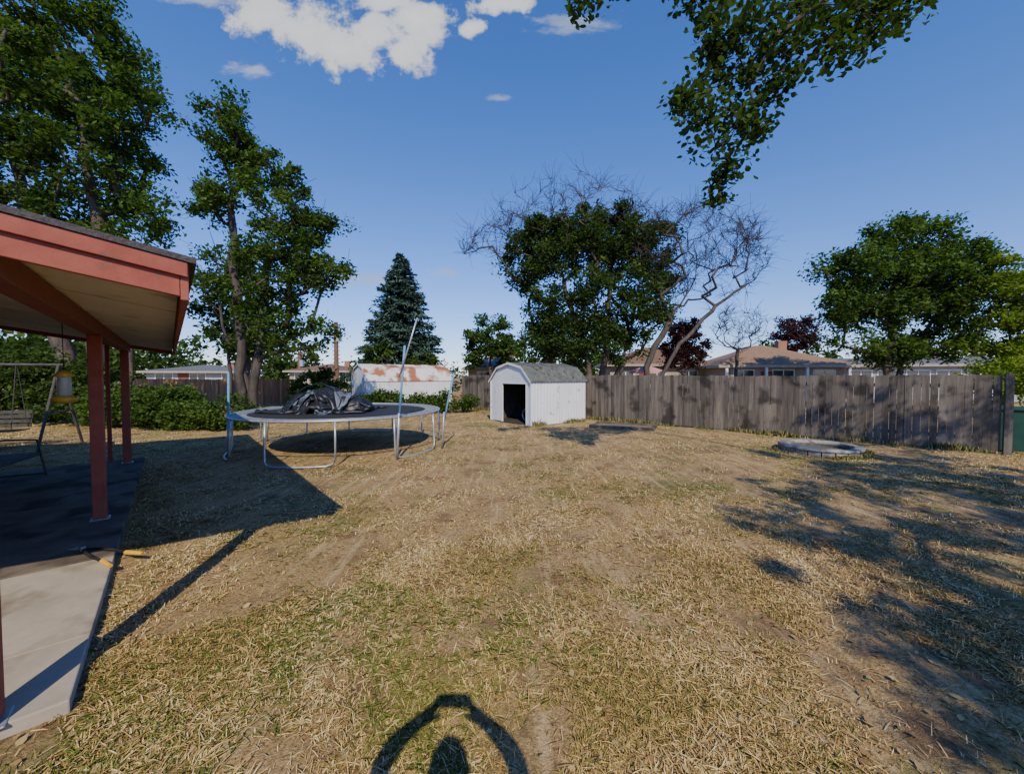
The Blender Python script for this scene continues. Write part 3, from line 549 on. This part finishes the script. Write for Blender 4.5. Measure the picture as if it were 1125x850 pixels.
# ---------------------------------------------------------------- sheds
def shed(name,org,ang,w,Lg,wh,th,wallm,roofm,door,rib=.15):
    e=empty(name,(org[0],org[1],0),ang); b=B()
    prof=[(-w,wh),(-w+.20*w,wh+(th-wh)*.74),(-w/2,th),(-.20*w,wh+(th-wh)*.74),(0,wh)]
    t=.03
    # side and back walls
    b.box((-t,0,.03),(0,Lg,wh)); b.box((-w,0,.03),(-w+t,Lg,wh)); b.box((-w+t,Lg-t,.03),(-t,Lg,wh))
    x=.08
    while x<Lg-.05:
        for X0,X1 in ((0.0,.018),(-w-.018,-w)):
            vs=[(X1 if X0==0 else X0,x+.02,.03),(X1 if X0==0 else X0,x+.055,.03),(X0 if X0==0 else X1,x+.075,.03),(X0 if X0==0 else X1,x,.03)]; vs+=[(a,c,wh-.02) for a,c,_ in vs]
            b.add(vs,[(0,1,5,4),(1,2,6,5),(3,0,4,7),(4,5,6,7)])
        x+=rib
    # front
    dx0,dx1,dh=door
    if dx0 is not None:
        b.box((-w+t,0,.03),(dx0,t,wh)); b.box((dx1,0,.03),(-t,t,wh)); b.box((dx0,0,dh),(dx1,t,wh))
        b.box((dx0-.05,-.02,.03),(dx0,-.001,dh+.05)); b.box((dx1,-.02,.03),(dx1+.05,-.001,dh+.05)); b.box((dx0,-.02,dh),(dx1,-.001,dh+.05)); 
        b.box((dx0-.52,-.03,.06),(dx0-.06,-.022,dh)) # slid-open door leaf
    else:
        b.box((-w+t,0,.03),(-t,t,wh)); b.box((-w*.75,-.02,.05),(-w*.5-.01,-.001,dh)); b.box((-w*.5+.01,-.02,.05),(-w*.25,-.001,dh))
    for yy_ in (0,Lg-t):
        n=len(prof); vs=[(p[0],yy_,p[1]) for p in prof]+[(p[0],yy_+t,p[1]) for p in prof]
        b.add(vs,[tuple(range(n)),tuple(range(2*n-1,n-1,-1))])
    for X in (-w-.02,-.03): b.box((X,-.025,.03),(X+.05,-.002,wh))
    b.obj('walls',wallm,e)
    b=B(); o=.07; P2=[(-w-.06,wh-.05)]+[(p[0],p[1]+.03) for p in prof[1:-1]]+[(.06,wh-.05)]
    n=len(P2)
    vs=[(p[0],-o,p[1]) for p in P2]+[(p[0],Lg+o,p[1]) for p in P2]+[(p[0],-o,p[1]-.025) for p in P2]+[(p[0],Lg+o,p[1]-.025) for p in P2]
    fs=[]
    for i in range(n-1): fs+=[(i,i+1,n+i+1,n+i),(2*n+i,3*n+i,3*n+i+1,2*n+i+1),(i,2*n+i,2*n+i+1,i+1),(n+i,n+i+1,3*n+i+1,3*n+i)]
    fs+=[(0,n,3*n,2*n),(n-1,3*n-1,4*n-1,2*n-1)]
    b.add(vs,fs)
    y=.1
    while y<Lg:
        for i in range(n-1):
            a,c=P2[i],P2[i+1]; b.add([(a[0],y,a[1]+.002),(a[0],y+.035,a[1]+.002),(c[0],y+.035,c[1]+.002),(c[0],y,c[1]+.002),(a[0],y+.008,a[1]+.016),(a[0],y+.027,a[1]+.016),(c[0],y+.027,c[1]+.016),(c[0],y+.008,c[1]+.016)],[(4,5,6,7),(0,4,7,3),(1,2,6,5)])
        y+=.3
    b.obj('roof',roofm,e)
    b=B(); 
    for i in range(n-1):
        a,c=P2[i],P2[i+1]; b.add([(a[0],-o-.012,a[1]+.006),(c[0],-o-.012,c[1]+.006),(c[0],-o-.012,c[1]-.075),(a[0],-o-.012,a[1]-.075),(a[0],-o-.002,a[1]+.006),(c[0],-o-.002,c[1]+.006),(c[0],-o-.002,c[1]-.075),(a[0],-o-.002,a[1]-.075)],[(0,3,2,1),(4,5,6,7),(0,1,5,4),(3,7,6,2)])
    b.obj('gable_trim',wallm,e)
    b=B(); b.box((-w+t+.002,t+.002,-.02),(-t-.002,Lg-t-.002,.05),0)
    # dark liner added inside the panels, its colour standing in for interior shade
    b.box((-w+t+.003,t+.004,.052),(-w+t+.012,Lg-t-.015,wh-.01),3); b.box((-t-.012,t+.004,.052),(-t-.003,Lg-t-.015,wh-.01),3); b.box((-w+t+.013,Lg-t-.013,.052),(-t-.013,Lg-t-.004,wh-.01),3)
    if dx0 is not None:
        b.box((-1.6,1.2,.051),(-.9,1.7,.65),1); b.box((-.85,1.0,.051),(-.4,1.9,.95),1); b.box((-1.9,1.9,.051),(-1.0,2.4,1.2),1)
        b.tube([(-1.2+.22*math.cos(k*.5236),.75,.28+.22*math.sin(k*.5236)) for k in range(12)],.025,6,2,closed=True); b.tube([(-1.2,.75,.28),(-.8,.9,.75),(-.6,1,.9)],.015,6,2)
        b.tube([(-.55,.5,.05),(-.5,.6,1.2)],.015,6,2)
    b.obj('floor_and_contents',[nmat('shed_floor',(.04,.034,.028),(.07,.058,.045)),M_dark,M_galv,nmat('shed_shade_liner',(.05,.045,.04),(.09,.08,.07))],e)
    return e
A=-math.atan2(.8,.6)
shed('garden_shed',(.66,13.35),A,2.5,2.75,1.62,2.24,M_white,M_roofg,(-.68*2.5,-.11*2.5,1.48))
shed('garden_shed',(-8.4,22.2),A,3.0,5.5,1.5,2.45,M_white,M_rust,(None,None,1.3))
# ---------------------------------------------------------------- trampoline
T=empty('trampoline',(-4.3,9.8,0)); b=B(); Rr=2.4; zr=.9
cir=lambda r,z,n=72:[(r*math.cos(k*6.28319/n),r*math.sin(k*6.28319/n),z) for k in range(n)]
b.tube(cir(Rr,zr),.024,8,closed=True)
pa=lambda th,r,z:(r*math.cos(math.radians(th)),r*math.sin(math.radians(th)),z)
for c in (-86,-26,34,94,154,214):
    a0,a1=c-16,c+16
    p=[pa(a0,Rr,zr-.02),pa(a0,Rr+.02,.5),pa(a0,Rr+.03,.12),pa(a0+1.2,Rr+.04,.05),pa(a0+4,Rr+.05,.025)]+[pa(c+k,Rr+.06,.025) for k in (-8,0,8)]+[pa(a1-4,Rr+.05,.025),pa(a1-1.2,Rr+.04,.05),pa(a1,Rr+.03,.12),pa(a1,Rr+.02,.5),pa(a1,Rr,zr-.02)]
    b.tube(p,.021,8)
b.obj('frame',M_galv,T,smooth=True)
b=B(); vs=[(0,0,zr-.03)]; n=60
for r,z in ((.7,zr-.028),(1.4,zr-.02),(2.05,zr-.005)): vs+=[(r*math.cos(k*6.2832/n),r*math.sin(k*6.2832/n),z) for k in range(n)]
fs=[(0,1+k,1+(k+1)%n) for k in range(n)]
for q in (0,1):
    for k in range(n): fs.append((1+q*n+k,1+(q+1)*n+k,1+(q+1)*n+(k+1)%n,1+q*n+(k+1)%n))
b.add(vs,fs); b.obj('jumping_mat',nmat('trampoline_mat',(.018,.018,.02),(.035,.035,.038),50,.8,.1),T,smooth=True)
b=B()
for k in range(90): a_=k*4; b.tube([pa(a_,2.05,zr-.005),pa(a_,2.38,zr)],.008,4)
b.tube(cir(2.05,zr-.004),.012,6,closed=True); b.obj('springs',M_galv,T)
b=B()
def pole(x,y,z0,x2,y2,z2,m=0,r=.024): b.tube([(x+4.3,y-9.8,z0),((x+x2)/2+4.3,(y+y2)/2-9.8,(z0+z2)/2),(x2+4.3,y2-9.8,z2)],r,8,m)
pole(-6.25,8.45,.03,-6.22,8.45,1.85,0); pole(-6.25,8.45,.03,-6.25,8.45,.8,1,.027)
pole(-2.45,8.15,.03,-2.38,8.1,1.0,1,.03); pole(-2.38,8.1,.9,-2.25,8.1,2.42,0); pole(-2.36,8.06,1.75,-1.96,8.0,2.98,1,.016)
pole(-1.72,9.4,.03,-1.66,9.4,.9,1); pole(-1.66,9.4,.7,-1.42,9.4,1.85,0)
pole(-6.65,10.4,.03,-6.6,10.4,.85,1,.025)
b.obj('enclosure_poles',[M_blue,M_galv],T,smooth=True)
# crumpled safety net and pads: sheets really dropped on the mat (small mass-spring drape)
def drape(name,cx,cy,Lx,Ly,sq,n,bumps,h0,seed,mat,steps=130,rot=0):
    R=np.random.RandomState(seed); m_=int(n*Ly/Lx); gx,gy=np.meshgrid(np.linspace(-.5,.5,n),np.linspace(-.5,.5,m_),indexing='ij')
    X=gx*Lx*sq; Y=gy*Ly*sq; c_,s_=math.cos(rot),math.sin(rot); X,Y=cx+X*c_-Y*s_,cy+X*s_+Y*c_
    X=X+(fbm(gx*9,gy*9,1,seed)-.5)*.7; Y=Y+(fbm(gx*9,gy*9,1,seed+40)-.5)*.7
    Z=h0+(fbm(gx*12,gy*12,1,seed+80)-.5)*1.3
    P=np.stack([X,Y,Z],2); Q=P.copy(); l=Lx/(n-1)
    def con(A_,B_,L0,k):
        d=B_-A_; dist=np.linalg.norm(d,axis=2,keepdims=True)+1e-9; c=d*(.5*k*(dist-L0)/dist); return c
    def hf(x,y):
        h=np.zeros_like(x)
        for bx,by,br,bh in bumps: h=np.maximum(h,bh*np.clip(1-((x-bx)**2+(y-by)**2)/br**2,0,1)**.7)
        return h
    for it in range(steps):
        vel=(P-Q)*.94; Q=P.copy(); P=P+vel; P[:,:,2]-=9.8*.016**2
        for _ in range(6):
            for o in (0,1):
                a_=P[o:-1:2];b_=P[o+1::2]; c=con(a_,b_,l,1); P[o:-1:2]=a_+c; P[o+1::2]=b_-c
                a_=P[:,o:-1:2];b_=P[:,o+1::2]; c=con(a_,b_,l,1); P[:,o:-1:2]=a_+c; P[:,o+1::2]=b_-c
            c=con(P[:-1,:-1],P[1:,1:],l*1.414,.35); P[:-1,:-1]+=c*.5; P[1:,1:]-=c*.5
            c=con(P[1:,:-1],P[:-1,1:],l*1.414,.35); P[1:,:-1]+=c*.5; P[:-1,1:]-=c*.5
            # bending resistance keeps the folds broad
            c=con(P[:-3],P[3:],l*3,.12); P[:-3]+=c*.5; P[3:]-=c*.5
            c=con(P[:,:-3],P[:,3:],l*3,.12); P[:,:-3]+=c*.5; P[:,3:]-=c*.5
            g=hf(P[:,:,0],P[:,:,1])+.012; lo=P[:,:,2]<g; P[:,:,2]=np.where(lo,g,P[:,:,2])
        P[:,:,:2]=np.where(lo[:,:,None],Q[:,:,:2]+(P[:,:,:2]-Q[:,:,:2])*.25,P[:,:,:2])
    V=P.reshape(-1,3)+np.array([0,0,zr-.025]); ii,jj=np.meshgrid(np.arange(n-1),np.arange(m_-1),indexing='ij'); a=(ii*m_+jj).ravel()
    o=mesh_np(name,V,np.stack([a,a+m_,a+m_+1,a+1],1),mat,parent=T,smooth=True)
    s=o.modifiers.new('thick','SOLIDIFY'); s.thickness=.006
M_cloth=nmat('black_netting',(.009,.009,.011),(.022,.023,.026),14,.42,.3,spec=.5); M_cloth2=nmat('faded_blue_pad',(.07,.085,.115),(.17,.20,.25),6,.5,.3)
bm_=[(-.75,.1,.6,.42),(-.35,0,.45,.58),(.2,.1,.4,.34),(-1.2,.1,.35,.24),(-.5,-.4,.3,.3)]
drape('crumpled_net',-.55,.1,3.6,2.8,.62,70,bm_,.75,5,M_cloth)
drape('crumpled_net_b',-.5,-.05,2.6,2.0,.50,56,[(a_,b_,r_,h_+.06) for a_,b_,r_,h_ in bm_],.95,15,M_cloth,rot=.6)
drape('crumpled_pad',-.1,-.45,1.5,.45,.7,40,[(a_,b_,r_+.08,h_+.14) for a_,b_,r_,h_ in bm_],.95,25,M_cloth2,rot=1.3)
drape('crumpled_pad_b',-1.3,-.3,1.2,.35,.75,36,[(a_,b_,r_+.08,h_+.14) for a_,b_,r_,h_ in bm_],.8,35,M_cloth,rot=.3)
drape('crumpled_pad_c',-.65,-.35,1.1,.3,.75,34,[(a_,b_,r_+.08,h_+.16) for a_,b_,r_,h_ in bm_],1.1,45,M_cloth2,rot=.9)
b=B()
for k,(pts,r,m_) in enumerate(((((-1.5,-.1,.95),(-1.25,-.1,1.25),(-.9,-.05,1.52),(-.5,-.1,1.60),(-.15,-.2,1.46),(.1,-.25,1.15),(.2,-.3,.92)),.016,0),(((.1,-.3,.95),(.3,-.1,1.28),(.5,0,1.2),(.75,.1,.93)),.016,0),(((-1.0,-.5,.93),(-.8,-.5,1.3),(-.5,-.5,1.42),(-.3,-.55,.95)),.016,0))): b.tube(pts,r,8,m_)
b.obj('net_hoops',[M_cloth,M_cloth2],T,smooth=True)
# ---------------------------------------------------------------- stone fire ring
b=B(); n=20
for k in range(n):
    a0=k*6.2832/n+.012;a1=(k+1)*6.2832/n-.012; h=.12+.012*random.random(); q=[]
    for z in (-.05,h):
        for r,a_ in ((.63,a0),(.80,a0),(.80,a1),(.63,a1)): q.append((r*math.cos(a_),r*math.sin(a_),z))
    b.add(q,[(0,3,2,1),(4,5,6,7),(0,1,5,4),(1,2,6,5),(2,3,7,6),(3,0,4,7)],0,random.random())
rg=empty('stone_fire_ring',(7.3,9.1,-.01)); b.obj('stones',M_stone,rg,bevel=.012)
b=B(); b.lathe([(.62,.10),(.61,.165),(.66,.175),(.78,.172),(.815,.16),(.82,.115),(.80,.11),(.62,.11)],40); b.obj('concrete_cap',nmat('pale_concrete',(.24,.22,.19),(.40,.37,.33),9,.9,.4,spots=((.16,.14,.11),5,.5)),rg,smooth=True)
b=B(); b.lathe([(0.001,.05),(.4,.05),(.615,.04),(.618,.10)],30); b.obj('earth_fill',nmat('ashy_earth',(.07,.065,.055),(.15,.135,.11),9,.95,.5,spots=((.07,.10,.09),3,.55)),rg)
# wooden sandbox
sb=empty('wooden_sandbox',(3.85,13.25,0),-.45); b=B()
for (a_,c_) in (((-1.05,-.6,-.03),(1.05,-.5,.10)),((-1.05,.5,-.03),(1.05,.6,.10)),((-1.05,-.498,-.03),(-.95,.498,.09)),((.95,-.498,-.03),(1.05,.498,.09))): b.box(a_,c_,0,.5)
b.obj('timber_edging',M_fence,sb,bevel=.008); b=B(); b.box((-.948,-.498,-.05),(.948,.498,.045)); b.obj('dirt_fill',nmat('dirt_fill',(.13,.09,.06),(.24,.17,.11),12,.95,.6),sb)
# ---------------------------------------------------------------- neighbouring houses
M_beige=nmat('beige_siding',(.30,.25,.19),(.40,.34,.27),3); M_tanroof=nmat('tan_shingle',(.20,.125,.07),(.30,.19,.11),6,.9,.4); M_redroof=nmat('brown_shingle',(.13,.075,.045),(.21,.125,.08),6,.9,.4); M_gray=nmat('grey_shingle',(.10,.10,.10),(.17,.17,.17),8)
M_pale=nmat('pale_siding',(.30,.31,.32),(.40,.41,.42),3); M_trim=nmat('dull_house_trim',(.30,.27,.22),(.38,.35,.3),4)
def house(name,cx,cy,w,d,rz,wh,rh,roofm,wallm,nwin=3,hip=True,porch=False):
    e=empty(name,(cx,cy,0),rz); b=B(); b.box((-w/2,-d/2,0),(w/2,d/2,wh)); b.obj('walls',wallm,e)
    b=B(); o=.55; W2=w/2+o;D2=d/2+o; k=D2 if hip else 0.001
    vs=[(-W2,-D2,wh),(W2,-D2,wh),(W2,D2,wh),(-W2,D2,wh),(-W2+k,0,rh),(W2-k,0,rh)]+[(-W2,-D2,wh-.18),(W2,-D2,wh-.18),(W2,D2,wh-.18),(-W2,D2,wh-.18)]
    b.add(vs,[(0,1,5,4),(1,2,5),(2,3,4,5),(3,0,4)]); b.obj('roof',roofm,e)
    b=B(); b.add(vs,[(0,6,7,1),(1,7,8,2),(2,8,9,3),(3,9,6,0),(6,9,8,7)]); b.obj('fascia_and_soffit',M_trim,e)
    b=B()
    for i in range(nwin):
        x=-w/2+w*(i+.5)/nwin; b.box((x-.7,-d/2-.03,1.0),(x+.7,-d/2+.02,2.2),0); 
        for q in (-.62,.04): b.box((x+q,-d/2-.05,1.08),(x+q+.58,-d/2-.031,2.12),1)
    b.box((-w/2+w*.5/nwin+1.1,-d/2-.03,0),(-w/2+w*.5/nwin+2.0,-d/2+.02,2.05),2)
    if porch:
        for i in range(4): b.box((-w/2+i*w/3-.08,-d/2-.5,0),(-w/2+i*w/3+.08,-d/2-.36,wh-.18),0)
    b.box((w*.2,.3,rh-.5),(w*.2+.6,.9,rh+.35),3); b.obj('windows_doors_chimney',[M_white,M_glass,M_reddk,M_brick],e)
house('ranch_house',12.2,35,7.5,7,-.1,2.7,4.3,M_redroof,M_beige,3)
house('ranch_house',19.2,30,7.6,7,-.15,2.5,4.1,M_tanroof,M_beige,3,porch=True)
house('ranch_house',31.5,31,10,7,-.35,2.6,3.2,M_gray,M_pale,6,hip=False)
house('ranch_house',-33,42,8,7,.4,2.2,2.9,M_gray,M_pale,3)
house('ranch_house',-22,47,7,7,.2,2.3,3.2,M_redroof,M_beige,3)
house('ranch_house',-1.5,40,6,6,.1,2.5,4.0,M_gray,M_beige,2)
# utility poles
def upole(x,y,h):
    e=empty('utility_pole',(x,y,0)); b=B(); b.tube([(0,0,0),(0,0,h)],[.24,.19],10)
    b.box((-.5,-.06,h-.35),(.5,.06,h-.23)); 
    for s in (-.4,.4): b.tube([(s,0,h-.23),(s,0,h-.08)],.04,6,1)
    b.box((.12,-.2,h-1.9),(.5,.2,h-1.1),1)
    for k in range(9): b.tube([(-.36,0,h-.8-k*.4),(.36,0,h-.8-k*.4)],.045,5,0)
    b.obj('pole',[nmat('pole_wood',(.13,.075,.045),(.21,.13,.085),6),M_galv],e)
upole(-17.3,38,7.0); upole(-27,49,4.8)
# umbrella
u=empty('patio_umbrella',(7.9,22.5,0)); b=B(); b.tube([(0,0,0),(0,0,2.4)],.025,8,1)
n=8; vs=[(0,0,2.4)]+[(1.05*math.cos(k*6.2832/n),1.05*math.sin(k*6.2832/n),2.02) for k in range(n)]+[(1.06*math.cos(k*6.2832/n),1.06*math.sin(k*6.2832/n),1.9) for k in range(n)]
b.add(vs,[(0,1+k,1+(k+1)%n) for k in range(n)]+[(1+k,1+n+k,1+n+(k+1)%n,1+(k+1)%n) for k in range(n)],0); b.obj('canopy_and_pole',[nmat('pink_canvas',(.5,.22,.2),(.6,.3,.27),3),M_galv],u)
# ---------------------------------------------------------------- photographer (stands behind the lens; only the shadow is in view)
def photographer():
    vs=[];ed=[];rd=[]
    def v(p,r,par=None):
        vs.append(p);rd.append(r)
        if par is not None: ed.append((par,len(vs)-1))
        return len(vs)-1
    pel=v((0,-.24,.93),.145); ab=v((0,-.24,1.08),.125,pel); ch=v((0,-.23,1.26),.15,ab); ck=v((0,-.22,1.38),.09,ch); nk=v((0,-.20,1.46),.052,ck); hd=v((0,-.17,1.52),.07,nk)
    for s in (-1,1):
        h=v((s*.10,-.24,.86),.095,pel); k=v((s*.12,-.22,.48),.06,h); c=v((s*.125,-.25,.34),.055,k); a=v((s*.13,-.24,.09),.038,c); t=v((s*.16,-.10,.04),.04,a)
        sh=v((s*.19,-.22,1.38),.068,ck); el_=v((s*.33,-.17,1.57),.055,sh); fo=v((s*.27,-.12,1.67),.047,el_); wr=v((s*.145,-.075,1.745),.03,fo); pm=v((s*.105,-.055,1.765),.034,wr)
        for i,(dz,ln) in enumerate(((.045,.055),(.028,.062),(.008,.058),(-.012,.045))):
            a1=v((s*.098,-.045,1.765+dz*.6),.0095,pm); a2=v((s*.09,-.03,1.77+dz),.009,a1); v((s*(.09-ln*.55),-.026,1.775+dz),.008,a2)
        th=v((s*.095,-.075,1.735),.011,pm); v((s*.06,-.05,1.74),.009,th)
    me=bpy.data.meshes.new('body'); me.from_pydata(vs,ed,[]); o=bpy.data.objects.new('body',me); e=empty('photographer'); link(o,e)
    m=o.modifiers.new('Skin','SKIN'); 
    for i,r in enumerate(rd): me.skin_vertices[0].data[i].radius=(r,r*.8 if i<4 else r)
    me.skin_vertices[0].data[0].use_root=True
    m2=o.modifiers.new('S','SUBSURF'); m2.levels=1; m2.render_levels=1
    dg=bpy.context.evaluated_depsgraph_get(); dg.update(); nm=bpy.data.meshes.new_from_object(o.evaluated_get(dg)); o.modifiers.clear(); o.data=nm
    nm.materials.clear()
    for mm in (nmat('skin',(.5,.3,.22),(.56,.35,.26),8,.5,0),nmat('tshirt',(.1,.12,.2),(.13,.15,.24),8),nmat('jeans',(.04,.06,.12),(.07,.1,.18),40),M_dark): nm.materials.append(mm)
    for p in nm.polygons:
        c=p.center; p.material_index=(3 if c.z<.09 else 2 if c.z<.95 else 0 if (c.z>1.44 and abs(c.x)<.1) or c.z>1.6 else 1); p.use_smooth=True
    b=B(); n=16; vs2=[];fs=[]
    for i in range(n+1):
        ph=math.pi*i/n
        for k in range(24):
            a_=k*6.2832/24; x=.076*math.sin(ph)*math.cos(a_); y=.095*math.sin(ph)*math.sin(a_); z=.118*math.cos(ph)
            if z<0: x*=1+z*1.8; y*=1+z*.9
            if y>.07 and abs(x)<.02 and -.04<z<.02: y+=.018
            if y>.06 and .018<abs(x)<.045 and 0<z<.03: y-=.008
            vs2.append((x,y-.155,z+1.59))
    for i in range(n):
        for k in range(24): fs.append((i*24+k,(i+1)*24+k,(i+1)*24+(k+1)%24,i*24+(k+1)%24))
    b.add(vs2,fs,0)
    b.lathe([(.001,.135),(.05,.122),(.082,.07),(.09,.0),(.07,-.06)],20,(0,-.175,1.585),1)
    for s in (-1,1): b.tube([(s*.078,-.16,1.61),(s*.086,-.165,1.59),(s*.078,-.16,1.565)],.012,6,0)
    b.obj('head',[nm.materials[0],nmat('hair',(.04,.025,.015),(.07,.045,.03),30)],e,smooth=True)
    b=B(); b.box((-.075,-.022,1.745),(.075,-.012,1.822)); b.obj('phone',M_dark,e,bevel=.004)
photographer()
print('objects',len(bpy.data.objects))
